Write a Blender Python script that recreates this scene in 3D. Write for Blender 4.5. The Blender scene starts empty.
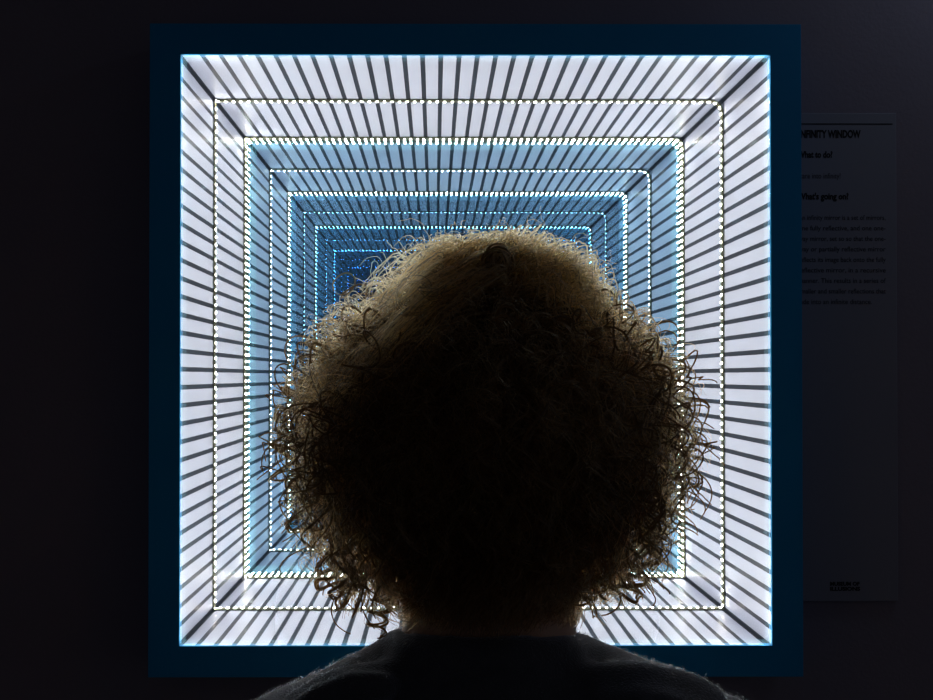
import bpy, bmesh, math, random
import numpy as np
from mathutils import Vector, Matrix

random.seed(7)
rng = np.random.default_rng(11)
scene = bpy.context.scene
C = scene.collection

# ------------------------------------------------------------------ numbers of the place
W = 0.66            # inside width of the mirror box
D = 0.393           # distance between the two mirrors
CZ = 1.55           # height of the centre of the mirror box
WALL_Y = 0.055      # front face of the wall (front pane stands at y = 0)
F_PX = 900.0
CAM = Vector((-0.0438, -0.964, CZ - 0.0293))

# ------------------------------------------------------------------ camera
cam_data = bpy.data.cameras.new('camera')
cam = bpy.data.objects.new('camera', cam_data)
C.objects.link(cam)
cam.location = CAM
cam_data.sensor_width = 36.0
cam_data.lens = F_PX / 933.0 * 36.0
cam.rotation_euler = (math.radians(90.0 + 0.5), 0.0, math.radians(-0.2))
cam_data.shift_x = 0.0305
cam_data.shift_y = 0.0204
cam_data.clip_start = 0.01
cam_data.clip_end = 50
scene.camera = cam

# ------------------------------------------------------------------ light and exposure
world = bpy.data.worlds.new('dim_room_air')
scene.world = world
world.use_nodes = True
bg = world.node_tree.nodes['Background']
bg.inputs[0].default_value = (0.80, 0.82, 1.0, 1)
bg.inputs[1].default_value = 0.020

LED_STRENGTH = 330.0

def area_lamp(name, loc, target, size, power, color):
    ld = bpy.data.lights.new(name, 'AREA')
    ld.energy = power
    ld.color = color
    ld.shape = 'RECTANGLE'
    ld.size, ld.size_y = size
    o = bpy.data.objects.new(name, ld)
    o.location = loc
    o.rotation_euler = (Vector(target) - Vector(loc)).to_track_quat('-Z', 'Y').to_euler()
    C.objects.link(o)
    return o

# added bluish fill light, high up to the right, brightens the wall's upper corner
area_lamp('upper_right_wall_fill', (0.70, -0.12, 2.24), (0.64, 0.05, 2.0), (0.12, 0.12), 0.30, (0.62, 0.78, 1.0))
# added broad fill light from the right, lifts the wall and the sign
area_lamp('right_wall_fill', (2.3, -0.45, 1.45), (0.5, 0.05, 1.5), (0.5, 0.9), 0.75, (0.75, 0.82, 1.0))

scene.view_settings.view_transform = 'Standard'
scene.view_settings.look = 'None'
scene.view_settings.exposure = 0.0
scene.view_settings.gamma = 1.0
scene.view_settings.use_curve_mapping = False
scene.cycles.max_bounces = 28
scene.cycles.glossy_bounces = 28
scene.cycles.diffuse_bounces = 4
scene.cycles.transmission_bounces = 12
scene.cycles.transparent_max_bounces = 48
scene.cycles.caustics_reflective = False
scene.cycles.caustics_refractive = False
scene.cycles.sample_clamp_indirect = 30.0

# ------------------------------------------------------------------ helpers
def link(name, mesh, mat=None, parent=None):
    o = bpy.data.objects.new(name, mesh)
    C.objects.link(o)
    if mat is not None:
        mesh.materials.append(mat)
    if parent is not None:
        o.parent = parent
    return o

def bm_link(name, bm, mat=None, parent=None, smooth=False):
    me = bpy.data.meshes.new(name)
    bm.to_mesh(me)
    bm.free()
    if smooth:
        for p in me.polygons:
            p.use_smooth = True
    return link(name, me, mat, parent)

def box(bm, x0, x1, y0, y1, z0, z1):
    v = [bm.verts.new(p) for p in ((x0, y0, z0), (x1, y0, z0), (x1, y1, z0), (x0, y1, z0),
                                   (x0, y0, z1), (x1, y0, z1), (x1, y1, z1), (x0, y1, z1))]
    for f in ((0, 3, 2, 1), (4, 5, 6, 7), (0, 1, 5, 4), (1, 2, 6, 5), (2, 3, 7, 6), (3, 0, 4, 7)):
        bm.faces.new([v[i] for i in f])

def bevel_all(bm, w, seg=2):
    bmesh.ops.bevel(bm, geom=list(bm.edges), offset=w, segments=seg, affect='EDGES', profile=0.5)

def tag(o, label, cat, group=None):
    o['label'] = label
    o['category'] = cat
    if group:
        o['group'] = group
    return o

def ring(bm, hx_in, hx_out, y0, y1):
    """square picture-frame ring round (0, 0), mitred, in local x / z"""
    def sq(h, y):
        return [bm.verts.new((sx * h, y, sz * h)) for sx, sz in ((-1, -1), (1, -1), (1, 1), (-1, 1))]
    a, b, c, d = sq(hx_in, y0), sq(hx_out, y0), sq(hx_in, y1), sq(hx_out, y1)
    for i in range(4):
        j = (i + 1) % 4
        bm.faces.new((b[i], b[j], a[j], a[i]))
        bm.faces.new((c[i], c[j], d[j], d[i]))
        bm.faces.new((a[i], a[j], c[j], c[i]))
        bm.faces.new((b[j], b[i], d[i], d[j]))

class Nodes:
    def __init__(self, name):
        self.m = bpy.data.materials.new(name)
        self.m.use_nodes = True
        self.t = self.m.node_tree
        self.t.nodes.clear()
        self.out = self.t.nodes.new('ShaderNodeOutputMaterial')
    def n(self, typ, **kw):
        nd = self.t.nodes.new(typ)
        for k, v in kw.items():
            setattr(nd, k, v)
        return nd
    def put(self, node, key, val):
        if isinstance(val, bpy.types.NodeSocket):
            self.t.links.new(val, node.inputs[key])
        else:
            node.inputs[key].default_value = val
    def math(self, op, a, b=None, c=None):
        nd = self.n('ShaderNodeMath', operation=op)
        self.put(nd, 0, a)
        if b is not None:
            self.put(nd, 1, b)
        if c is not None:
            self.put(nd, 2, c)
        return nd.outputs[0]
    def surface(self, sock):
        self.t.links.new(sock, self.out.inputs['Surface'])
        return self.m

def principled(name, color, rough=0.6, spec=0.5, noise=0.0, noise_scale=30.0, bump=0.0, bump_scale=200.0, sheen=0.0, sheen_rough=0.4, sheen_tint=(1, 1, 1, 1), coat=0.0, subsurface=0.0, metallic=0.0):
    N = Nodes(name)
    p = N.n('ShaderNodeBsdfPrincipled')
    p.inputs['Roughness'].default_value = rough
    p.inputs['Specular IOR Level'].default_value = spec
    p.inputs['Metallic'].default_value = metallic
    p.inputs['Sheen Weight'].default_value = sheen
    p.inputs['Sheen Roughness'].default_value = sheen_rough
    p.inputs['Sheen Tint'].default_value = sheen_tint
    p.inputs['Coat Weight'].default_value = coat
    if subsurface:
        p.inputs['Subsurface Weight'].default_value = subsurface
        p.inputs['Subsurface Radius'].default_value = (0.02, 0.008, 0.004)
    tc = N.n('ShaderNodeTexCoord')
    if noise:
        nz = N.n('ShaderNodeTexNoise')
        nz.inputs['Scale'].default_value = noise_scale
        nz.inputs['Detail'].default_value = 5
        N.t.links.new(tc.outputs['Object'], nz.inputs['Vector'])
        mx = N.n('ShaderNodeMix', data_type='RGBA')
        mx.inputs[6].default_value = tuple(c * (1 - noise) for c in color[:3]) + (1,)
        mx.inputs[7].default_value = tuple(min(1, c * (1 + noise)) for c in color[:3]) + (1,)
        N.t.links.new(nz.outputs['Fac'], mx.inputs[0])
        N.t.links.new(mx.outputs[2], p.inputs['Base Color'])
    else:
        p.inputs['Base Color'].default_value = tuple(color[:3]) + (1,)
    if bump:
        nb = N.n('ShaderNodeTexNoise')
        nb.inputs['Scale'].default_value = bump_scale
        nb.inputs['Detail'].default_value = 4
        N.t.links.new(tc.outputs['Object'], nb.inputs['Vector'])
        bp = N.n('ShaderNodeBump')
        bp.inputs['Strength'].default_value = bump
        bp.inputs['Distance'].default_value = 0.002
        N.t.links.new(nb.outputs['Fac'], bp.inputs['Height'])
        N.t.links.new(bp.outputs['Normal'], p.inputs['Normal'])
    return N.surface(p.outputs[0])

def striped_panel(name, axis, first, pitch, width):
    """white glossy panel with dark lines running front to back; corner seams are dark too"""
    N = Nodes(name)
    tc = N.n('ShaderNodeTexCoord')
    sp = N.n('ShaderNodeSeparateXYZ')
    N.t.links.new(tc.outputs['Object'], sp.inputs[0])
    s = sp.outputs[axis]
    u = N.math('ADD', s, W / 2)                       # 0 .. W along the panel
    k = N.math('DIVIDE', N.math('SUBTRACT', u, first), pitch)
    fr = N.math('SUBTRACT', k, N.math('ROUND', k))
    line = N.math('LESS_THAN', N.math('ABSOLUTE', fr), width / pitch / 2)
    ok = N.math('MULTIPLY', N.math('GREATER_THAN', k, -0.5), N.math('LESS_THAN', k, 30.5))
    line = N.math('MULTIPLY', line, ok)
    edge = N.math('LESS_THAN', N.math('SUBTRACT', W / 2, N.math('ABSOLUTE', s)), 0.0040)
    line = N.math('MAXIMUM', line, edge)
    mx = N.n('ShaderNodeMix', data_type='RGBA')
    mx.inputs[6].default_value = (0.69, 0.735, 0.90, 1)
    mx.inputs[7].default_value = (0.048, 0.052, 0.066, 1)
    N.t.links.new(line, mx.inputs[0])
    p = N.n('ShaderNodeBsdfPrincipled')
    N.t.links.new(mx.outputs[2], p.inputs['Base Color'])
    p.inputs['Roughness'].default_value = 0.38
    p.inputs['Specular IOR Level'].default_value = 0.06
    return N.surface(p.outputs[0])

# ------------------------------------------------------------------ materials
M_wall = principled('matte_dark_wall_paint', (0.25, 0.215, 0.26), 0.9, 0.1, noise=0.08, noise_scale=9, bump=0.15, bump_scale=300)
M_floor = principled('dark_floor_vinyl', (0.10, 0.10, 0.11), 0.5, 0.4, noise=0.2, noise_scale=14)
M_navy = principled('navy_satin_frame_paint', (0.006, 0.27, 0.59), 0.6, 0.2, noise=0.1, noise_scale=6)
M_box = principled('painted_box_back', (0.03, 0.035, 0.05), 0.7, 0.2)
M_tape = principled('olive_strip_tape', (0.11, 0.105, 0.055), 0.6, 0.3)

def mirror_mat(name, tint):
    N = Nodes(name)
    g = N.n('ShaderNodeBsdfGlossy')
    g.inputs['Color'].default_value = tint
    g.inputs['Roughness'].default_value = 0.0
    return N.surface(g.outputs[0])

def mirror_edge_mat(name, tint, glow, fac):
    N = Nodes(name)
    g = N.n('ShaderNodeBsdfGlossy')
    g.inputs['Color'].default_value = tint
    g.inputs['Roughness'].default_value = 0.0
    d = N.n('ShaderNodeBsdfDiffuse')
    d.inputs['Color'].default_value = glow
    mx = N.n('ShaderNodeMixShader')
    mx.inputs[0].default_value = fac
    N.t.links.new(g.outputs[0], mx.inputs[1])
    N.t.links.new(d.outputs[0], mx.inputs[2])
    return N.surface(mx.outputs[0])

def one_way_mat(name, tint, refl, haze=None, haze_fac=0.0):
    N = Nodes(name)
    t = N.n('ShaderNodeBsdfTransparent')
    t.inputs['Color'].default_value = (1, 1, 1, 1)
    g = N.n('ShaderNodeBsdfGlossy')
    g.inputs['Color'].default_value = tint
    g.inputs['Roughness'].default_value = 0.0
    mx = N.n('ShaderNodeMixShader')
    mx.inputs[0].default_value = refl
    N.t.links.new(t.outputs[0], mx.inputs[1])
    N.t.links.new(g.outputs[0], mx.inputs[2])
    s = mx.outputs[0]
    if haze:
        d = N.n('ShaderNodeBsdfTranslucent')
        d.inputs['Color'].default_value = haze
        m2 = N.n('ShaderNodeMixShader')
        m2.inputs[0].default_value = haze_fac
        N.t.links.new(s, m2.inputs[1])
        N.t.links.new(d.outputs[0], m2.inputs[2])
        s = m2.outputs[0]
    return N.surface(s)

MIRROR_TINT = (0.36, 0.54, 0.67, 1)
PANE_TINT = (0.52, 0.76, 0.92, 1)
M_mirror = mirror_mat('blue_tinted_mirror', MIRROR_TINT)
M_mirror_edge = mirror_edge_mat('mirror_glass_edge', (0.38, 0.62, 0.74, 1), (0.15, 0.45, 0.60, 1), 0.035)
M_pane = one_way_mat('one_way_mirror_glass', PANE_TINT, 0.60)
M_pane_edge = one_way_mat('pane_glass_edge', PANE_TINT, 0.58, (0.25, 0.58, 0.80, 1), 0.018)

M_chip = principled('white_chip_body', (0.7, 0.68, 0.55), 0.5, 0.3)
N = Nodes('led_light')
em = N.n('ShaderNodeEmission')
em.inputs['Color'].default_value = (1.0, 0.955, 0.84, 1)
em.inputs['Strength'].default_value = LED_STRENGTH
M_led = N.surface(em.outputs[0])

# ------------------------------------------------------------------ setting
HB = 0.3485           # half width of the mirror box outside
bm = bmesh.new()
X0, X1, Z0, Z1 = -2.6, 2.6, 0.0, 3.0
hole = HB + 0.001
for (a, b, c, d) in ((X0, -hole, Z0, Z1), (hole, X1, Z0, Z1), (-hole, hole, Z0, CZ - hole), (-hole, hole, CZ + hole, Z1)):
    box(bm, a, b, WALL_Y, WALL_Y + 0.09, c, d)
wall = bm_link('wall_front', bm, M_wall)
wall['kind'] = 'structure'
bm = bmesh.new()
box(bm, X0, X1, -3.2, WALL_Y + 0.09, -0.06, 0.0)
floor = bm_link('floor', bm, M_floor)
floor['kind'] = 'structure'

# ------------------------------------------------------------------ the infinity mirror
mirror = bpy.data.objects.new('infinity_mirror', None)
C.objects.link(mirror)
mirror.location = (0, 0, CZ)
tag(mirror, 'large square light box mirror in a navy frame, striped white tunnel outlined by glowing lights', 'mirror')

HI = 0.3153          # half width of the visible opening
bm = bmesh.new()
ring(bm, HI, HB, -0.0045, -0.0015)
bevel_all(bm, 0.0004, 2)
bm_link('frame', bm, M_navy, mirror)
bm = bmesh.new()
ring(bm, W / 2 + 0.004, HB, -0.0015, D + 0.012)
bm_link('casing', bm, M_navy, mirror)

px = W / 590.0
for axis, sgn, first in ((0, 1, 23.5), (0, -1, 18.0), (2, -1, 20.0), (2, 1, 19.5)):
    nm = {(0, 1): 'top', (0, -1): 'bottom', (2, -1): 'left', (2, 1): 'right'}[(axis, sgn)]
    mat = striped_panel('white_panel_dark_lines_' + nm, axis, first * px, 18.33 * px, 5.0 * px)
    bm = bmesh.new()
    if axis == 0:
        z0, z1 = sorted((sgn * W / 2, sgn * (W / 2 + 0.004)))
        box(bm, -W / 2, W / 2, -0.0012, D + 0.004, z0, z1)
    else:
        x0, x1 = sorted((sgn * W / 2, sgn * (W / 2 + 0.004)))
        box(bm, x0, x1, -0.0012, D + 0.004, -W / 2, W / 2)
    bm_link('striped_side_panel', bm, mat, mirror)

EDGE = 0.0165
def slab(name, half, y0, y1, mat):
    bm = bmesh.new()
    box(bm, -half, half, y0, y1, -half, half)
    return bm_link(name, bm, mat, mirror)

def face_quad(bm, x0, x1, z0, z1, y):
    v = [bm.verts.new(p) for p in ((x0, y, z0), (x1, y, z0), (x1, y, z1), (x0, y, z1))]
    bm.faces.new(v)

# back mirror: a slab, its outer edge hazier
slab('back_mirror', W / 2 - EDGE, D, D + 0.004, M_mirror)
bm = bmesh.new()
ring(bm, W / 2 - EDGE, W / 2, D, D + 0.004)
bm_link('mirror_edge', bm, M_mirror_edge, mirror)
slab('back_board', HB, D + 0.012, D + 0.018, M_box)
# front one-way pane: one coated face, so it is a single sheet
PE = HI - 0.0055
bm = bmesh.new()
face_quad(bm, -PE, PE, -PE, PE, 0.0)
bm_link('one_way_pane', bm, M_pane, mirror)
bm = bmesh.new()
h = W / 2
h = HI + 0.0006
for q in ((-h, h, PE, h), (-h, h, -h, -PE), (-h, -PE, -PE, PE), (PE, h, -PE, PE)):
    face_quad(bm, *q, 0.0)
bm_link('pane_edge', bm, M_pane_edge, mirror)
bm = bmesh.new()
ring(bm, h, W / 2, -0.001, 0.0)
bm_link('pane_rim', bm, M_mirror_edge, mirror)

# LED strips: loops round the inside of the box
def loop_points(r_corner):
    """closed path along the four walls, with a rounded upper right corner; returns pos, tangent, inward normal"""
    h = W / 2 - 0.0012
    segs = []
    # clockwise from the top left
    pts = []
    def add_line(a, b):
        pts.append(('l', Vector(a), Vector(b)))
    add_line((-h, h), (h - r_corner, h))
    pts.append(('a', Vector((h - r_corner, h - r_corner)), r_corner))
    add_line((h, h - r_corner), (h, -h))
    add_line((h, -h), (-h, -h))
    add_line((-h, -h), (-h, h))
    return pts

def sample_loop(r, pitch):
    out = []
    carry = pitch * 0.5
    for seg in loop_points(r):
        if seg[0] == 'l':
            L = (seg[2] - seg[1]).length
            t = (seg[2] - seg[1]).normalized()
            n = Vector((t.y, -t.x))
            s = carry
            while s < L:
                p = seg[1] + t * s
                out.append((p, t, n))
                s += pitch
            carry = s - L
        else:
            L = seg[2] * math.pi / 2
            s = carry
            while s < L:
                a = math.pi / 2 - s / seg[2]
                d = Vector((math.cos(a), math.sin(a)))
                out.append((seg[1] + d * seg[2], Vector((d.y, -d.x)), -d))
                s += pitch
            carry = s - L
    return out

def tape_mesh(r, y0, y1):
    bm = bmesh.new()
    path = []
    for seg in loop_points(r):
        if seg[0] == 'l':
            path += [seg[1], seg[2]]
        else:
            for k in range(1, 8):
                a = math.pi / 2 * (1 - k / 8)
                path.append(seg[1] + Vector((math.cos(a), math.sin(a))) * seg[2])
    clean = [path[0]]
    for p in path[1:]:
        if (p - clean[-1]).length > 1e-5:
            clean.append(p)
    if (clean[0] - clean[-1]).length < 1e-5:
        clean.pop()
    n = len(clean)
    cols = []
    for p in clean:
        q = p * (1 - 0.0012 / max(abs(p.x), abs(p.y)))
        cols.append([bm.verts.new(v) for v in ((p.x, y0, p.y), (p.x, y1, p.y), (q.x, y1, q.y), (q.x, y0, q.y))])
    for i in range(n):
        a, b = cols[i], cols[(i + 1) % n]
        for k in range(4):
            m = (k + 1) % 4
            bm.faces.new((a[k], b[k], b[m], a[m]))
    bmesh.ops.recalc_face_normals(bm, faces=bm.faces)
    return bm

def led_geo(bm, p, t, n, wid, y0, y1, hgt):
    """a small domed chip: base on the tape, top a little narrower"""
    base, top = [], []
    for (a, y) in ((-1, y0), (1, y0), (1, y1), (-1, y1)):
        q = p + t * (a * wid / 2)
        base.append(bm.verts.new((q.x, y, q.y)))
        yc = (y0 + y1) / 2
        q = p + t * (a * wid * 0.36) + n * hgt
        top.append(bm.verts.new((q.x, yc + (y - yc) * 0.72, q.y)))
    ft = bm.faces.new(top)
    ft.material_index = 0
    for i in range(4):
        j = (i + 1) % 4
        fs = bm.faces.new((base[i], base[j], top[j], top[i]))
        fs.material_index = 1

PITCH = W / 67.6
def strip(y0, y1, r, chip_y, wid, hgt, single=0):
    s = bm_link('led_strip', tape_mesh(r, y0, y1), M_tape, mirror)
    spots = sample_loop(r, PITCH)
    # raise the chips to the tape's inner face
    spots = [(p + n * 0.0012, t, n) for p, t, n in spots]
    chosen = []
    if single:
        order = sorted(range(len(spots)), key=lambda i: (0 if spots[i][0].y > W / 2 - 0.06 else 1, spots[i][0].x if spots[i][0].y < W / 2 - 0.06 else 0, -spots[i][0].y))
        chosen = order[:single]
    cs = set(chosen)
    rest = bmesh.new()
    proto = {}
    for i, (p, t, n) in enumerate(spots):
        if i in cs:
            key = (round(t.x, 2), round(t.y, 2))
            if key not in proto:
                b = bmesh.new()
                led_geo(b, Vector((0, 0)), t, n, wid, chip_y[0], chip_y[1], hgt)
                bmesh.ops.recalc_face_normals(b, faces=b.faces)
                o = bm_link('led', b, M_led, s)
                o.data.materials.append(M_chip)
                proto[key] = o
            else:
                o = proto[key].copy()
                C.objects.link(o)
                o.parent = s
            o.location = (p.x, 0, p.y)
        else:
            led_geo(rest, p, t, n, wid, chip_y[0], chip_y[1], hgt)
    bmesh.ops.recalc_face_normals(rest, faces=rest.faces)
    r_ = bm_link('led_row', rest, M_led, s)
    r_.data.materials.append(M_chip)
    r_['kind'] = 'stuff'
    return s

YM = 0.199
strip(YM - 0.0045, YM + 0.0045, 0.016, (YM - 0.0044, YM + 0.0012), 0.0036, 0.0012, single=100)
strip(D - 0.0165, D - 0.0015, 0.014, (D - 0.0155, D - 0.0025), 0.0034, 0.0012)
strip(0.0015, 0.0165, 0.014, (0.0025, 0.0155), 0.0034, 0.0012)

# ------------------------------------------------------------------ text panel on the wall
M_panel = principled('pale_grey_sign_board', (0.245, 0.24, 0.29), 0.75, 0.3, noise=0.04, noise_scale=8)
M_ink = principled('black_sign_ink', (0.01, 0.01, 0.012), 0.7, 0.2)
M_ink_soft = principled('charcoal_sign_ink', (0.06, 0.058, 0.07), 0.7, 0.2)
DW = WALL_Y - CAM.y
def wp(x, y, yy=WALL_Y):
    """where the sight line of a pixel of the photograph meets the wall"""
    d = yy - CAM.y
    return (CAM.x + (x - 435.0) / F_PX * d, CAM.z - (y - 377.0) / F_PX * d)

sign = bpy.data.objects.new('information_sign', None)
C.objects.link(sign)
sx1, sz1 = wp(896.5, 113)
sx0, sz0 = wp(797, 600.5)
SY = WALL_Y - 0.004
sign.location = ((sx0 + sx1) / 2, WALL_Y, sz0)
tag(sign, 'tall grey wall sign with black text partly behind the right of the navy frame', 'sign')
bm = bmesh.new()
box(bm, sx0 - sign.location.x, sx1 - sign.location.x, -0.004, 0.0, 0, sz1 - sz0)
bevel_all(bm, 0.0007, 2)
bm_link('board', bm, M_panel, sign)

def text_rows(name, rows, mat, bold=0.0):
    """rows: (text, x0, x1, baseline y, cap height) in photograph pixels; each row fitted to its width"""
    bm = bmesh.new()
    for (s, xa, xb, yb, cap) in rows:
        cu = bpy.data.curves.new('row', 'FONT')
        cu.body = s
        cu.offset = bold
        cu.resolution_u = 3
        o = bpy.data.objects.new('row', cu)
        C.objects.link(o)
        dg = bpy.context.evaluated_depsgraph_get()
        me = bpy.data.meshes.new_from_object(o.evaluated_get(dg))
        bpy.data.objects.remove(o)
        xs = [v.co.x for v in me.vertices]
        lo, hi = min(xs), max(xs)
        (ax, az), (bx_, _) = wp(xa, yb, SY), wp(xb, yb, SY)
        h = cap / F_PX * (SY - CAM.y) / 0.70
        for v in me.vertices:
            v.co = Vector((ax + (v.co.x - lo) / (hi - lo) * (bx_ - ax) - sign.location.x, -0.0042, az + v.co.y * h - sign.location.z))
        bm.from_mesh(me)
        bpy.data.meshes.remove(me)
    return bm_link(name, bm, mat, sign)

text_rows('heading_text', [('INFINITY WINDOW', 800.5, 862.5, 136.8, 7.4)], M_ink, 0.042)
text_rows('question_text', [('What to do?', 798.8, 834, 156.8, 6.2)], M_ink, 0.036)
text_rows('question_text', [("What's going on?", 798.8, 850, 198.8, 6.2)], M_ink, 0.036)
text_rows('answer_text', [('Stare into infinity!', 799, 842, 177.8, 5.4)], M_ink_soft)
para = ['An infinity mirror is a set of mirrors,', 'one fully reflective, and one one-', 'way mirror, set so so that the one-',
        'way or partially reflective mirror', 'reflects its image back onto the fully', 'reflective mirror, in a recursive',
        'manner. This results in a series of', 'smaller and smaller reflections that', 'fade into an infinite distance.']
rows = [(s, 799.5, 887 if i < 8 else 873, 219.5 + 10.55 * i, 4.8) for i, s in enumerate(para)]
text_rows('body_text', rows, M_ink_soft, 0.006)
text_rows('museum_name_text', [('MUSEUM OF', 830, 859.5, 585.5, 3.6), ('ILLUSIONS', 830, 860, 590.5, 3.6)], M_ink, 0.05)
bm = bmesh.new()
ra, rb = wp(797.5, 123.6, SY), wp(894.5, 122.6, SY)
box(bm, ra[0] - sign.location.x, rb[0] - sign.location.x, -0.0043, -0.0040, ra[1] - sz0, rb[1] - sz0)
bm_link('rule_line', bm, M_ink, sign)

# ------------------------------------------------------------------ the person
HY = CAM.y + 0.70                      # depth of the middle of the head
def pp(x, y, dist):
    """a pixel of the photograph at a distance in front of the camera"""
    return Vector((CAM.x + (x - 435.0) / F_PX * dist, CAM.y + dist, CAM.z - (y - 377.0) / F_PX * dist))

HX = 0.000
person = bpy.data.objects.new('person', None)
C.objects.link(person)
person.location = (HX, HY, 0.0)
tag(person, 'person with big round curly hair and dark sweater, back turned, facing the glowing mirror', 'person')
PL = person.location

def capsule(bm, a, b, ra, rb, seg=18):
    """tapered capsule with an elliptic section (radii may be (side, depth))"""
    a, b = Vector(a), Vector(b)
    ra = ra if isinstance(ra, tuple) else (ra, ra)
    rb = rb if isinstance(rb, tuple) else (rb, rb)
    ax = (b - a)
    L = ax.length
    ax.normalize()
    ref = Vector((0, 1, 0)) if abs(ax.y) < 0.9 else Vector((0, 0, 1))
    u = ax.cross(ref).normalized()
    v = ax.cross(u).normalized()
    rings = []
    prof = []
    for k in range(1, 6):
        t = -math.pi / 2 + math.pi / 2 * k / 6
        prof.append((a + ax * (math.sin(t) * min(ra)), ra[0] * math.cos(t), ra[1] * math.cos(t)))
    prof += [(a, *ra), (b, *rb)]
    for k in range(1, 6):
        t = math.pi / 2 * k / 6
        prof.append((b + ax * (math.sin(t) * min(rb)), rb[0] * math.cos(t), rb[1] * math.cos(t)))
    for c, r1, r2 in prof:
        rings.append([bm.verts.new(c + u * (math.cos(2 * math.pi * i / seg) * r1) + v * (math.sin(2 * math.pi * i / seg) * r2)) for i in range(seg)])
    p0 = bm.verts.new(a - ax * min(ra))
    p1 = bm.verts.new(b + ax * min(rb))
    for i in range(seg):
        j = (i + 1) % seg
        bm.faces.new((p0, rings[0][j], rings[0][i]))
        bm.faces.new((p1, rings[-1][i], rings[-1][j]))
        for q in range(len(rings) - 1):
            bm.faces.new((rings[q][i], rings[q][j], rings[q + 1][j], rings[q + 1][i]))

def ellipsoid(bm, c, r, seg=28):
    m = Matrix.Translation(Vector(c)) @ Matrix.Diagonal((r[0], r[1], r[2], 1))
    bmesh.ops.create_uvsphere(bm, u_segments=seg, v_segments=seg // 2, radius=1, matrix=m)

def fused(name, bm, voxel, smooth_n, mat, parent, displace=None):
    bmesh.ops.recalc_face_normals(bm, faces=bm.faces)
    me = bpy.data.meshes.new('tmp')
    bm.to_mesh(me)
    bm.free()
    o = bpy.data.objects.new('tmp', me)
    C.objects.link(o)
    r = o.modifiers.new('r', 'REMESH')
    r.mode = 'VOXEL'
    r.voxel_size = voxel
    s = o.modifiers.new('s', 'SMOOTH')
    s.iterations = smooth_n
    s.factor = 0.5
    dg = bpy.context.evaluated_depsgraph_get()
    out = bpy.data.meshes.new_from_object(o.evaluated_get(dg))
    bpy.data.objects.remove(o)
    out.name = name
    if displace:
        nv = len(out.vertices)
        co = np.empty(nv * 3)
        out.vertices.foreach_get('co', co)
        no = np.empty(nv * 3)
        out.vertices.foreach_get('normal', no)
        co = co.reshape(-1, 3)
        no = no.reshape(-1, 3)
        co = co + no * displace(co)[:, None]
        out.vertices.foreach_set('co', co.ravel())
    for p in out.polygons:
        p.use_smooth = True
    return link(name, out, mat, parent)

M_skin = principled('skin', (0.52, 0.30, 0.20), 0.5, 0.4, noise=0.08, noise_scale=40, subsurface=0.25)
M_sweater = principled('charcoal_wool', (0.088, 0.092, 0.105), 0.95, 0.15, noise=0.25, noise_scale=120, bump=0.8, bump_scale=700, sheen=1.0, sheen_rough=0.30, sheen_tint=(0.75, 0.82, 1, 1))
M_trousers = principled('dark_trousers', (0.02, 0.022, 0.03), 0.9, 0.2, noise=0.2, noise_scale=80, bump=0.3, bump_scale=500)
M_shoe = principled('black_shoe', (0.015, 0.015, 0.016), 0.5, 0.4)
M_sole = principled('pale_rubber_sole', (0.5, 0.5, 0.48), 0.8, 0.2)
M_eye = principled('eye_white', (0.75, 0.74, 0.72), 0.15, 0.5)
M_iris = principled('brown_iris', (0.06, 0.03, 0.015), 0.2, 0.5)
M_lip = principled('lip', (0.42, 0.16, 0.14), 0.45, 0.4)
M_brow = principled('dark_brow', (0.03, 0.018, 0.012), 0.8, 0.2)

# body: local to the person (x sideways, y towards the mirror, z up from the floor)
SK = Vector((0.0, 0.0, 1.495))          # middle of the skull
bm = bmesh.new()
ellipsoid(bm, SK + Vector((0, -0.005, 0.012)), (0.075, 0.094, 0.092))
ellipsoid(bm, SK + Vector((0, 0.035, -0.045)), (0.058, 0.058, 0.078))     # face
ellipsoid(bm, SK + Vector((0, 0.068, -0.100)), (0.026, 0.022, 0.020))     # chin
capsule(bm, SK + Vector((0, 0.086, -0.012)), SK + Vector((0, 0.108, -0.046)), 0.009, 0.013)   # nose
for s in (-1, 1):
    ellipsoid(bm, SK + Vector((s * 0.034, 0.072, -0.052)), (0.022, 0.020, 0.020))             # cheeks
    capsule(bm, SK + Vector((s * 0.014, 0.092, 0.012)), SK + Vector((s * 0.046, 0.080, 0.012)), 0.009, 0.008)   # brow ridge
    ellipsoid(bm, SK + Vector((s * 0.078, 0.002, -0.022)), (0.008, 0.019, 0.030))             # ear
    ellipsoid(bm, SK + Vector((s * 0.077, 0.006, -0.045)), (0.007, 0.010, 0.012))
    ellipsoid(bm, SK + Vector((s * 0.013, 0.100, -0.049)), (0.008, 0.009, 0.007))             # nostril wings
capsule(bm, SK + Vector((0, -0.012, -0.06)), (-0.004, -0.024, 1.30), (0.064, 0.058), (0.067, 0.060))          # neck
capsule(bm, (0, -0.03, 1.20), (0, -0.015, 0.98), (0.145, 0.095), (0.120, 0.085))
capsule(bm, (0, -0.015, 0.98), (0, -0.02, 0.85), (0.125, 0.09), (0.150, 0.10))
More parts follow.
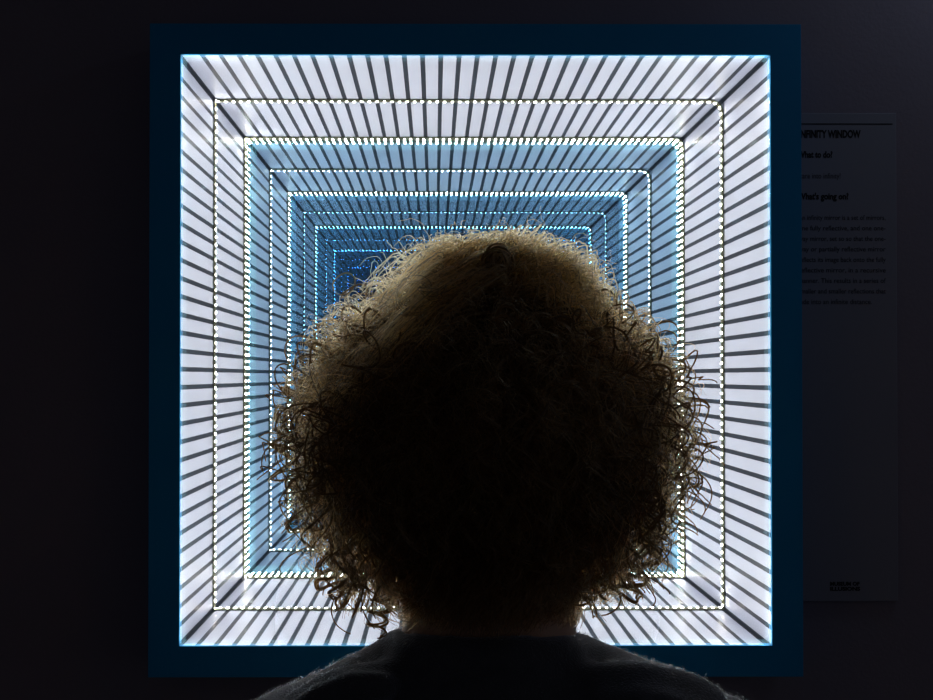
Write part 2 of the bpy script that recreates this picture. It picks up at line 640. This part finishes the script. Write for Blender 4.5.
for s in (-1, 1):
    capsule(bm, (s * 0.03, -0.03, 1.265), (s * 0.155, -0.03, 1.205), 0.050, 0.048)
    capsule(bm, (s * 0.170, -0.03, 1.195), (s * 0.215, -0.04, 0.955), 0.045, 0.036)
    capsule(bm, (s * 0.215, -0.04, 0.955), (s * 0.215, 0.03, 0.735), 0.035, 0.024)
    # hand: palm, four fingers, thumb, hanging slightly curled
    wr = Vector((s * 0.215, 0.033, 0.725))
    capsule(bm, wr, wr + Vector((0, 0.012, -0.075)), (0.014, 0.026), (0.012, 0.036))
    for k, (dy, ln) in enumerate(((0.032, 0.070), (0.012, 0.080), (-0.009, 0.074), (-0.028, 0.058))):
        k0 = wr + Vector((0, 0.012 + dy, -0.078))
        k1 = k0 + Vector((-s * 0.006, 0.004, -ln * 0.45))
        k2 = k1 + Vector((-s * 0.014, 0.003, -ln * 0.30))
        k3 = k2 + Vector((-s * 0.016, 0.0, -ln * 0.18))
        capsule(bm, k0, k1, 0.0090, 0.0082, 10)
        capsule(bm, k1, k2, 0.0082, 0.0075, 10)
        capsule(bm, k2, k3, 0.0075, 0.0062, 10)
    t0 = wr + Vector((0, 0.030, -0.022))
    t1 = t0 + Vector((-s * 0.012, 0.026, -0.034))
    t2 = t1 + Vector((-s * 0.012, 0.008, -0.030))
    capsule(bm, t0, t1, 0.013, 0.010, 10)
    capsule(bm, t1, t2, 0.010, 0.008, 10)
    capsule(bm, (s * 0.085, -0.02, 0.83), (s * 0.090, -0.015, 0.46), 0.082, 0.054)
    capsule(bm, (s * 0.090, -0.015, 0.46), (s * 0.095, -0.035, 0.085), 0.050, 0.034)
    capsule(bm, (s * 0.095, -0.035, 0.06), (s * 0.105, 0.11, 0.045), 0.034, 0.026)
body = fused('body', bm, 0.0055, 6, M_skin, person)

for s in (-1, 1):
    bm = bmesh.new()
    ellipsoid(bm, SK + Vector((s * 0.031, 0.0795, -0.008)), (0.0125, 0.0105, 0.0105), 20)
    e = bm_link('eye', bm, M_eye, person, True)
    bm = bmesh.new()
    ellipsoid(bm, SK + Vector((s * 0.031, 0.0885, -0.008)), (0.0055, 0.0022, 0.0055), 16)
    bm_link('iris', bm, M_iris, e, True)
    bm = bmesh.new()
    capsule(bm, SK + Vector((s * 0.014, 0.101, 0.020)), SK + Vector((s * 0.050, 0.084, 0.023)), 0.0032, 0.0022, 10)
    bm_link('eyebrow', bm, M_brow, person, True)
bm = bmesh.new()
for dz, r in ((-0.0725, 0.0042), (-0.0800, 0.0050)):
    for s in (-1, 1):
        capsule(bm, SK + Vector((0, 0.0945, dz)), SK + Vector((s * 0.021, 0.083, -0.076)), r, 0.0015, 10)
bm_link('mouth', bm, M_lip, person, True)

# sweater: shoulders follow the outline in the photograph
def loc(x, y, dist):
    return pp(x, y, dist) - PL
SD = 0.675
bm = bmesh.new()
capsule(bm, (0, -0.03, 1.175), (0, -0.015, 0.93), (0.168, 0.118), (0.160, 0.115))
capsule(bm, (0, -0.015, 0.93), (0, -0.015, 0.84), (0.160, 0.115), (0.168, 0.120))
for side in ('l', 'r'):
    if side == 'l':
        top = [(402, 634), (372, 650), (340, 666), (305, 683), (272, 703), (252, 721), (240, 745)]
    else:
        top = [(570, 631), (602, 645), (640, 659), (680, 678), (715, 694), (740, 708), (756, 732)]
    rad = [0.040, 0.047, 0.052, 0.056, 0.058, 0.058, 0.058]
    pts = []
    for (x, y), r in zip(top, rad):
        p = loc(x, y, SD)
        pts.append(p - Vector((0, 0, r)))
    for i in range(len(pts) - 1):
        capsule(bm, pts[i], pts[i + 1], rad[i], rad[i + 1])
        capsule(bm, pts[i] + Vector((0, -0.02, -0.035)), pts[i + 1] + Vector((0, -0.02, -0.035)), 0.055, 0.058)
    s = -1 if side == 'l' else 1
    e = pts[-1]
    capsule(bm, e, (s * 0.225, -0.04, 0.955), 0.060, 0.050)
    capsule(bm, (s * 0.225, -0.04, 0.955), (s * 0.216, 0.028, 0.755), 0.050, 0.038)
    # folds that run from the neck over the shoulder blade
    if side == 'r':
        fold = [(575, 668), (605, 664), (637, 659), (671, 667), (706, 685)]
    else:
        fold = [(398, 660), (366, 662), (333, 669), (301, 687)]
    fp = [loc(x, y, SD - 0.045) - Vector((0, 0, 0.017)) for i, (x, y) in enumerate(fold)]
    for i in range(len(fp) - 1):
        capsule(bm, fp[i], fp[i + 1], 0.018, 0.018, 12)
        capsule(bm, fp[i] - Vector((0, 0, 0.02)), fp[i + 1] - Vector((0, 0, 0.02)), 0.022, 0.022, 12)
    f2 = [(606, 690), (640, 686), (668, 690), (700, 704)] if side == 'r' else [(385, 672), (350, 671), (318, 684), (290, 704)]
    fp = [loc(x, y, SD - 0.068) - Vector((0, 0, 0.010)) for x, y in f2]
    for i in range(len(fp) - 1):
        capsule(bm, fp[i], fp[i + 1], 0.010, 0.012, 12)
# upper back, shoulder blades and chest
ellipsoid(bm, (0.004, -0.038, 1.225), (0.185, 0.092, 0.083))
ellipsoid(bm, (0.004, -0.010, 1.200), (0.175, 0.105, 0.085))
capsule(bm, (-0.055, -0.025, 1.262), (0.062, -0.025, 1.262), 0.060, 0.060)
for s in (-1, 1):
    ellipsoid(bm, (s * 0.085, -0.085, 1.215), (0.075, 0.055, 0.075))
    ellipsoid(bm, (s * 0.205, -0.035, 1.190), (0.064, 0.066, 0.085))
    ellipsoid(bm, (s * 0.160, -0.030, 1.130), (0.060, 0.085, 0.100))
ellipsoid(bm, (0.0, -0.028, 1.285), (0.088, 0.086, 0.040))
# collar ring
cc = Vector(((loc(486, 640, SD)).x, -0.018, 1.325))
for k in range(24):
    a0, a1 = 2 * math.pi * k / 24, 2 * math.pi * (k + 1) / 24
    q = [cc + Vector((math.cos(a) * 0.067, math.sin(a) * 0.066, -0.006 + 0.014 * math.sin(a) * -1)) for a in (a0, a1)]
    capsule(bm, q[0], q[1], 0.011, 0.011, 10)
    capsule(bm, q[0] + Vector((0, 0, -0.014)), q[1] + Vector((0, 0, -0.014)), 0.015, 0.015, 10)

def cloth_folds(co):
    x, y, z = co[:, 0], co[:, 1], co[:, 2]
    w = np.sin(z * 70 + 3.0 * np.sin(x * 22) + 2.0 * np.sin(y * 31)) * np.sin(x * 34 + z * 12)
    return 0.0016 * w
sweater = fused('sweater', bm, 0.0055, 9, M_sweater, person, cloth_folds)

bm = bmesh.new()
capsule(bm, (0, -0.018, 0.90), (0, -0.02, 0.84), (0.150, 0.105), (0.160, 0.112))
for s in (-1, 1):
    capsule(bm, (s * 0.085, -0.02, 0.83), (s * 0.092, -0.015, 0.46), 0.092, 0.066)
    capsule(bm, (s * 0.092, -0.015, 0.46), (s * 0.097, -0.033, 0.10), 0.066, 0.056)
fused('trousers', bm, 0.007, 5, M_trousers, person)
for s in (-1, 1):
    bm = bmesh.new()
    capsule(bm, (s * 0.096, -0.048, 0.062), (s * 0.106, 0.125, 0.048), 0.044, 0.034)
    capsule(bm, (s * 0.096, -0.040, 0.062), (s * 0.097, -0.036, 0.105), 0.046, 0.044)
    sh = fused('shoe', bm, 0.006, 4, M_shoe, person)
    bm = bmesh.new()
    n = 28
    lo, hi = [], []
    for k in range(n):
        a = 2 * math.pi * k / n
        c = Vector((s * 0.101, 0.036, 0))
        x = math.cos(a) * (0.050 if math.sin(a) > 0 else 0.046)
        y = math.sin(a) * 0.134
        lo.append(bm.verts.new(c + Vector((x, y, 0.0))))
        hi.append(bm.verts.new(c + Vector((x, y, 0.024))))
    bm.faces.new(lo[::-1])
    bm.faces.new(hi)
    for k in range(n):
        bm.faces.new((lo[k], lo[(k + 1) % n], hi[(k + 1) % n], hi[k]))
    bm_link('sole', bm, M_sole, sh)

# ------------------------------------------------------------------ hair
OUT = [(500, 228), (450, 231), (400, 238), (366, 271), (334, 308), (309, 343), (292, 377), (281, 417), (274, 446), (281, 475),
       (288, 512), (300, 545), (318, 575), (338, 600), (380, 617), (430, 622), (490, 624), (540, 620), (580, 612), (612, 606),
       (640, 590), (662, 545), (680, 505), (694, 470), (700, 440), (692, 400), (676, 368), (654, 338), (628, 315), (606, 282),
       (588, 249), (556, 234)]
HC = pp(489, 428, 0.70) - PL                       # middle of the hair mass, local to the person
ang, rad = [], []
for x, y in OUT:
    p = pp(x, y, 0.70) - PL - HC
    ang.append(math.atan2(p.z, p.x))
    rad.append(math.hypot(p.x, p.z))
o_ = np.argsort(ang)
ang = np.array(ang)[o_]
rad = np.array(rad)[o_]
def R_of(th):
    return np.interp(th, ang, rad, period=2 * math.pi)

def shell(d, f=1.0):
    """point of the hair surface in direction d (n,3) from HC"""
    th = np.arctan2(d[:, 2], d[:, 0])
    R = R_of(th)
    s2 = d[:, 0] ** 2 + d[:, 2] ** 2
    Ry = np.where(d[:, 1] > 0, 0.120, 0.150)
    r = 1.0 / np.sqrt(s2 / R ** 2 + (d[:, 1] / Ry) ** 2)
    return d * (r * f)[:, None]

def unit(v):
    return v / np.maximum(np.linalg.norm(v, axis=1, keepdims=True), 1e-9)

SKC = np.array(SK) + np.array((0, -0.005, 0.012))
SKR = np.array((0.075, 0.094, 0.092))
HCn = np.array(HC)

def roots(n, test):
    out = np.zeros((0, 3))
    while len(out) < n:
        d = unit(rng.normal(size=(n * 2, 3)))
        d = d[test(d)]
        out = np.vstack((out, d))
    return out[:n]

def scalp(d):
    face = (d[:, 1] > 0.30) & (d[:, 2] < 0.42 + 0.25 * (1 - d[:, 1]))
    low = (d[:, 2] < -0.62)
    return ~face & ~low

def frame(t):
    ref = np.where(np.abs(t[..., 2:3]) < 0.9, np.array((0, 0, 1.0)), np.array((1.0, 0, 0)))
    u = np.cross(t, ref)
    u /= np.maximum(np.linalg.norm(u, axis=-1, keepdims=True), 1e-9)
    return u, np.cross(t, u)

ALL_P, ALL_R = {}, {}
def push(kind, P, r0, r1):
    """P (n, k, 3) strands; radii taper r0 -> r1"""
    n, k, _ = P.shape
    r = np.linspace(1, 0, k)[None, :] ** 0.7
    rr = r1 + (r0 - r1) * r
    rr = np.broadcast_to(rr, (n, k)).copy()
    ALL_P.setdefault(kind, []).append((P, rr))

def bez(p0, p1, p2, k):
    t = np.linspace(0, 1, k)[None, :, None]
    P = (1 - t) ** 2 * p0[:, None] + 2 * t * (1 - t) * p1[:, None] + t ** 2 * p2[:, None]
    T = 2 * (1 - t) * (p1 - p0)[:, None] + 2 * t * (p2 - p1)[:, None]
    T /= np.maximum(np.linalg.norm(T, axis=-1, keepdims=True), 1e-9)
    return P, T

def locks(n, per, k, drop, fr_lo, fr_hi, coil, turns, spread, rad_hair, test=None, rough=0.0012, kind='curls', bulge=1.0, jit=0.16):
    d = roots(n, lambda q: scalp(q) & (test(q) if test else True))
    p0 = SKC + d * SKR * 0.98
    e = d.copy()
    e[:, 2] -= drop * rng.uniform(0.4, 1.3, n) * (1 - 0.35 * np.maximum(d[:, 2], 0))
    e += rng.normal(size=(n, 3)) * 0.16
    e = unit(e)
    p2 = HCn + shell(e, 1.0) * rng.uniform(fr_lo, fr_hi, n)[:, None]
    mid = (p0 + p2) / 2
    p1 = mid + (d * rng.uniform(0.02, 0.05, n)[:, None] + np.array((0, 0, 0.015))) * bulge
    P, T = bez(p0, p1, p2, k)
    u, v = frame(T)
    t = np.linspace(0, 1, k)[None, :]
    ph0 = rng.uniform(0, 2 * math.pi, n)[:, None]
    tn = rng.uniform(turns[0], turns[1], n)[:, None] * np.where(rng.random(n) < 0.5, 1, -1)[:, None]
    cr = rng.uniform(coil[0], coil[1], n)[:, None] * np.clip((t - 0.08) * 2.2, 0, 1) * (1 - 0.25 * t)
    for j in range(per):
        ph = ph0 + tn * 2 * math.pi * t + rng.normal(0, jit, n)[:, None]
        c = cr * rng.uniform(1 - jit, 1 + jit, n)[:, None]
        Q = P + u * (np.cos(ph) * c)[..., None] + v * (np.sin(ph) * c)[..., None]
        off = rng.normal(0, spread, (n, 1, 3))
        Q = Q + off * np.clip(t * 3, 0.3, 1)[..., None]
        if rough:
            w = rng.normal(0, rough, (n, k, 3))
            w = np.cumsum(w, axis=1)
            w -= w[:, :1]
            Q = Q + w * 0.5
        push(kind, Q, rad_hair, rad_hair * 0.45)

# dense inner mass of wavy locks
locks(2000, 9, 22, 0.45, 0.50, 0.76, (0.004, 0.009), (1.2, 2.6), 0.0032, 0.00034, kind='mass')
# nape
locks(480, 8, 34, 1.6, 0.74, 0.96, (0.005, 0.009), (2.0, 3.5), 0.0012, 0.00034, test=lambda q: (q[:, 1] < 0.2) & (q[:, 2] < 0.1), jit=0.08, kind='ringlets')
# ringlets round the sides and the back of the head: a rope of hair each, with a few finer hairs along it
locks(210, 1, 80, 0.70, 0.78, 1.00, (0.0070, 0.0120), (2.2, 4.0), 0.0, 0.00100, test=lambda q: q[:, 2] < 0.60, rough=0.0002, jit=0.0, kind='ropes')
locks(200, 1, 80, 0.60, 0.92, 1.07, (0.0080, 0.0140), (2.0, 3.6), 0.0, 0.00080, test=lambda q: (q[:, 2] < 0.52) & (q[:, 2] > -0.3) & (np.abs(q[:, 1]) < 0.75), rough=0.0002, jit=0.0, kind='ropes')
locks(380, 4, 72, 0.65, 0.84, 1.02, (0.0070, 0.0130), (2.0, 3.8), 0.0007, 0.00030, test=lambda q: q[:, 2] < 0.58, rough=0.0003, jit=0.06, kind='ringlets')
# fine flyaway curls between them
locks(1500, 2, 40, 0.50, 0.78, 1.00, (0.004, 0.010), (1.5, 3.5), 0.0020, 0.00018, test=lambda q: (q[:, 2] < 0.56) & (q[:, 2] > -0.25), rough=0.0008, kind='frizz')
# combed waves on the crown
locks(420, 5, 28, 0.60, 0.78, 0.93, (0.003, 0.008), (0.6, 1.6), 0.0012, 0.00038, test=lambda q: q[:, 2] > 0.20, rough=0.0005, bulge=0.5, jit=0.10, kind='mass')
locks(150, 1, 40, 0.60, 0.84, 0.95, (0.003, 0.008), (0.6, 1.8), 0.0, 0.00065, test=lambda q: q[:, 2] > 0.20, rough=0.0003, bulge=0.5, kind='ropes')
# frizz on the top
locks(800, 2, 28, 0.05, 0.80, 0.97, (0.003, 0.007), (1.0, 3.0), 0.0030, 0.00026, test=lambda q: q[:, 2] > 0.30, rough=0.0012, bulge=0.3, kind='frizz')
locks(300, 1, 34, 0.15, 0.94, 1.05, (0.003, 0.008), (1.5, 3.5), 0.0050, 0.00014, rough=0.0015, bulge=0.3, kind='frizz')

# long waves combed from the crown out over the surface
nw, kw = 300, 36
a0 = rng.uniform(0, 2 * math.pi, nw)
d0 = unit(np.stack((0.06 + 0.16 * np.cos(a0), -0.55 + 0.16 * np.sin(a0), np.full(nw, 0.85)), 1))
a1 = rng.uniform(-0.15 * math.pi, 1.15 * math.pi, nw)
d1 = unit(np.stack((np.cos(a1) * 0.95, -0.75 + 0.55 * np.abs(np.sin(a1)) + rng.normal(0, 0.15, nw), np.sin(a1) * 0.75 + 0.10), 1))
tt = np.linspace(0, 1, kw)
fr = rng.uniform(0.88, 0.97, nw)
end = rng.uniform(0.30, 0.85, nw)
for j in range(2):
    jit0 = rng.normal(0, 0.025, (nw, 3))
    Q = np.empty((nw, kw, 3))
    w1, w2 = rng.uniform(10, 30, nw), rng.uniform(0, 6.28, nw)
    for k in range(kw):
        q = unit(d0 * (1 - tt[k] * end)[:, None] + (d1 + jit0) * (tt[k] * end)[:, None])
        f = fr * (1 + 0.018 * np.sin(w1 * tt[k] + w2)) - 0.10 * (1 - min(1, tt[k] * 4))
        Q[:, k] = HCn + shell(q, 1.0) * f[:, None] + np.stack((np.sin(w1 * tt[k] + w2 + 1.3), np.zeros(nw), np.cos(w1 * tt[k] + w2)), 1) * 0.0042
    Q += np.cumsum(rng.normal(0, 0.0006, (nw, kw, 3)), axis=1)
    push('combed', Q, 0.00042, 0.00022)

# short locks lying on the back of the neck
def strand_set(p0, p1, p2, k, coil, turns, r, kind):
    n = len(p0)
    P, T = bez(p0, p1, p2, k)
    u, v = frame(T)
    t = np.linspace(0, 1, k)[None, :]
    ph = rng.uniform(0, 6.28, n)[:, None] + rng.uniform(turns[0], turns[1], n)[:, None] * 6.283 * t
    c = rng.uniform(coil[0], coil[1], n)[:, None] * np.clip(t * 3, 0, 1)
    push(kind, P + u * (np.cos(ph) * c)[..., None] + v * (np.sin(ph) * c)[..., None], r, r * 0.5)
nn = 1500
xs = rng.uniform(402, 578, nn)
ys = 606 + rng.uniform(0, 34, nn) * (1 - 0.5 * np.abs(xs - 488) / 88)
ds = 0.604 + 0.060 * ((xs - 488) / 88) ** 2 + rng.normal(0, 0.008, nn)
e_ = np.array([np.array(pp(x, y, d) - PL) for x, y, d in zip(xs, ys, ds)])
b_ = np.array([np.array(pp(488 + (x - 488) * 0.9, 545, 0.600) - PL) for x in xs])
r_ = SKC + unit(np.stack(((xs - 488) / 150, -np.ones(nn), rng.uniform(-0.6, 0.1, nn)), 1)) * SKR
strand_set(r_, b_, e_, 40, (0.002, 0.006), (2.0, 4.0), 0.00036, 'ringlets')

# hanging ringlets that leave the outline in the photograph
def hanging(path, dist, coil, turns, per=16, k=120, spread=0.0009, r=0.00030):
    pts = np.array([np.array(pp(x, y, dist) - PL) for x, y in path])
    t = np.linspace(0, 1, k)
    ts = np.linspace(0, 1, len(pts))
    P = np.stack([np.interp(t, ts, pts[:, i]) for i in range(3)], 1)[None]
    T = np.gradient(P[0], axis=0)[None]
    T /= np.maximum(np.linalg.norm(T, axis=-1, keepdims=True), 1e-9)
    u, v = frame(T)
    c = coil * np.clip(t * 4, 0.2, 1)[None]
    ph0 = rng.uniform(0, 6.28)
    for j in range(max(2, per // 4)):
        main = j < 2
        ph = ph0 + turns * 2 * math.pi * t[None] + (0.35 * j if main else rng.normal(0, 0.25))
        cc_ = c * (1.0 if main else rng.uniform(0.85, 1.15))
        Q = P + u * (np.cos(ph) * cc_)[..., None] + v * (np.sin(ph) * cc_)[..., None]
        w = np.cumsum(rng.normal(0, 0.0002, (1, k, 3)), axis=1)
        if main:
            push('ropes', Q + w * 0.5, 0.0012, 0.0005)
        else:
            push('ringlets', Q + w * 0.5, r, r * 0.5)

hanging([(392, 560), (384, 590), (379, 612), (376, 634)], 0.66, 0.0070, 5.3, 12)
hanging([(350, 540), (338, 566), (345, 590), (362, 606)], 0.66, 0.0110, 2.5, 12)
hanging([(368, 545), (352, 575), (352, 592), (366, 600)], 0.67, 0.0100, 2.3, 12)
hanging([(325, 505), (318, 540), (330, 565), (345, 585)], 0.68, 0.0110, 2.3, 12)
hanging([(330, 560), (326, 580), (340, 596), (356, 600)], 0.69, 0.0090, 2.6, 12)
hanging([(305, 470), (295, 500), (300, 525), (312, 545)], 0.69, 0.0110, 2.1, 12)
hanging([(310, 430), (290, 440), (282, 458), (290, 480)], 0.69, 0.0120, 2.6, 12)
hanging([(312, 380), (296, 392), (288, 412), (296, 432)], 0.69, 0.0105, 2.6, 12)
hanging([(600, 545), (610, 575), (602, 594), (586, 604)], 0.66, 0.0120, 2.5, 14)
hanging([(622, 540), (638, 565), (630, 588), (612, 602)], 0.66, 0.0105, 2.3, 14)
hanging([(640, 530), (648, 556), (645, 576), (634, 592)], 0.67, 0.0090, 2.1, 12)
hanging([(580, 560), (590, 585), (578, 600), (562, 606)], 0.66, 0.0085, 2.1, 12)
hanging([(645, 480), (660, 505), (657, 530), (650, 552)], 0.68, 0.0085, 2.1, 12)
hanging([(655, 420), (680, 435), (690, 460), (686, 488)], 0.69, 0.0105, 2.1, 12)
hanging([(620, 335), (650, 340), (662, 370), (680, 400), (704, 415)], 0.69, 0.0065, 2.2, 10)
hanging([(640, 360), (662, 376), (672, 395), (684, 430)], 0.69, 0.0085, 2.6, 12)
hanging([(352, 320), (345, 335), (318, 352), (310, 372)], 0.68, 0.0095, 2.3, 12)
hanging([(380, 318), (366, 322), (358, 334), (364, 346)], 0.64, 0.0075, 1.6, 10)

# small coiled knot high on the back of the head
kc = np.array(pp(498, 262, 0.612) - PL)
for rep in range(90):
    k = 26
    t = np.linspace(0, 1.6 * 2 * math.pi, k)
    ax = rng.normal(size=3) * 0.45 + np.array((0, 1, 0.1))
    ax /= np.linalg.norm(ax)
    u = np.cross(ax, (0, 0, 1.0))
    u /= np.linalg.norm(u)
    v = np.cross(ax, u)
    rr = rng.uniform(0.004, 0.0100)
    ph = rng.uniform(0, 6.28)
    Q = kc + rr * (np.cos(t + ph)[:, None] * u + np.sin(t + ph)[:, None] * v) + ax * rng.uniform(-0.006, 0.006) + np.cumsum(rng.normal(0, 0.0003, (k, 3)), 0)
    push('knot', Q[None], 0.00040, 0.00025)
    if rep % 5 == 0:
        push('ropes', Q[None], 0.0006, 0.0004)
for rep in range(60):
    k = 26
    t = np.linspace(-0.3, math.pi + 0.5, k)
    c0 = np.array(pp(492 + rng.normal(0, 3), 292 + rng.normal(0, 3), 0.603) - PL)
    rr = rng.uniform(0.009, 0.014)
    Q = c0 + np.stack((np.cos(t) * rr, np.zeros(k) + rng.normal(0, 0.003), np.sin(t) * rr * 1.1), 1) + np.cumsum(rng.normal(0, 0.0004, (k, 3)), 0)
    push('knot', Q[None], 0.00016, 0.0001)

def hair_material(name, color, rough=0.32, radial=0.4, vary=0.75):
    N = Nodes(name)
    h = N.n('ShaderNodeBsdfHairPrincipled')
    h.model = 'CHIANG'
    h.parametrization = 'COLOR'
    hi = N.n('ShaderNodeHairInfo')
    mx = N.n('ShaderNodeMix', data_type='RGBA')
    mx.inputs[6].default_value = tuple(c * (1 - vary) for c in color[:3]) + (1,)
    mx.inputs[7].default_value = tuple(c * (1 + vary) for c in color[:3]) + (1,)
    N.t.links.new(hi.outputs['Random'], mx.inputs[0])
    N.t.links.new(mx.outputs[2], h.inputs['Color'])
    h.inputs['Roughness'].default_value = rough
    h.inputs['Radial Roughness'].default_value = radial
    h.inputs['IOR'].default_value = 1.40
    h.inputs['Random Roughness'].default_value = 0.2
    return N.surface(h.outputs[0])
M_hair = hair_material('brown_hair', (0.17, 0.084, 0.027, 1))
M_ring = hair_material('shaded_brown_ringlets', (0.12, 0.056, 0.018, 1))  # same brown hair made darker: shade within dense curls put into the colour
N = Nodes('shaded_brown_hair_rope')  # thick unlit locks: their shade is painted in as a darker brown
p_ = N.n('ShaderNodeBsdfPrincipled')
p_.inputs['Base Color'].default_value = (0.060, 0.032, 0.014, 1)
p_.inputs['Roughness'].default_value = 0.5
p_.inputs['Specular IOR Level'].default_value = 0.3
t_ = N.n('ShaderNodeBsdfTranslucent')
t_.inputs['Color'].default_value = (0.30, 0.150, 0.050, 1)
m_ = N.n('ShaderNodeMixShader')
m_.inputs[0].default_value = 0.45
N.t.links.new(p_.outputs[0], m_.inputs[1])
N.t.links.new(t_.outputs[0], m_.inputs[2])
M_rope = N.surface(m_.outputs[0])
M_frizz = hair_material('backlit_brown_frizz', (0.36, 0.185, 0.060, 1))  # same hair made lighter: the glow through thin strands is in the colour

def make_hair(name, sets, mat):
    cnt = sum(p.shape[0] for p, _ in sets)
    sizes = np.concatenate([np.full(p.shape[0], p.shape[1], dtype=int) for p, _ in sets])
    pos = np.concatenate([p.reshape(-1, 3) for p, _ in sets]).astype(np.float32)
    rads = np.concatenate([r.reshape(-1) for _, r in sets]).astype(np.float32)
    hc = bpy.data.hair_curves.new(name)
    hc.add_curves([int(s) for s in sizes])
    hc.attributes['position'].data.foreach_set('vector', pos.ravel())
    ra = hc.attributes.get('radius') or hc.attributes.new('radius', 'FLOAT', 'POINT')
    ra.data.foreach_set('value', rads)
    o = bpy.data.objects.new(name, hc)
    C.objects.link(o)
    hc.materials.append(mat)
    o.parent = person
    print('hair strands', cnt, 'points', len(pos))
    return o
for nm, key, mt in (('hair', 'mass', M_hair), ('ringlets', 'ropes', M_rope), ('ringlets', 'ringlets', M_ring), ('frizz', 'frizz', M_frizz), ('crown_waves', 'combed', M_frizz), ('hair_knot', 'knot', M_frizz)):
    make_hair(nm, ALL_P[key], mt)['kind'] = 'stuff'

# the dense undergrowth of hair close to the scalp
bm = bmesh.new()
ellipsoid(bm, (SKC[0], SKC[1] - 0.004, SKC[2] + 0.004), (SKR[0] + 0.010, SKR[1] + 0.010, SKR[2] + 0.010), 40)
geom = [v for v in bm.verts if (v.co.y - SKC[1] > 0.030 and v.co.z - SKC[2] < 0.055) or v.co.z - SKC[2] < -0.075]
bmesh.ops.delete(bm, geom=geom, context='VERTS')
M_under = principled('dark_hair_base', (0.020, 0.012, 0.008), 0.9, 0.1, noise=0.3, noise_scale=90, bump=0.8, bump_scale=400)
hb = bm_link('hair_base', bm, M_under, person, True)
sm = hb.modifiers.new('thickness', 'SOLIDIFY')
sm.thickness = 0.006

# ------------------------------------------------------------------ wool fibres that stand off the sweater
me = sweater.data
nv = len(me.vertices)
co = np.empty(nv * 3)
me.vertices.foreach_get('co', co)
no = np.empty(nv * 3)
me.vertices.foreach_get('normal', no)
co = co.reshape(-1, 3)
no = no.reshape(-1, 3)
idx = np.nonzero((co[:, 2] > 1.10) & (no[:, 2] > -0.2))[0]
nf = 36000
pick = rng.choice(idx, nf)
base = co[pick] + rng.normal(0, 0.002, (nf, 3))
base -= no[pick] * np.sum((base - co[pick]) * no[pick], axis=1)[:, None]
dr = unit(no[pick] + rng.normal(0, 0.55, (nf, 3)))
ln = rng.uniform(0.0008, 0.0024, nf)[:, None]
side = rng.normal(0, 0.4, (nf, 3))
fib = np.stack([base + dr * ln * t + side * ln * t * t for t in (0.0, 0.35, 0.7, 1.0)], 1)
M_fibre = hair_material('grey_wool_fibre', (0.13, 0.14, 0.165, 1), 0.5, 0.5)
make_hair('wool_fibres', [(fib, np.full((nf, 4), 0.00005))], M_fibre)['kind'] = 'stuff'
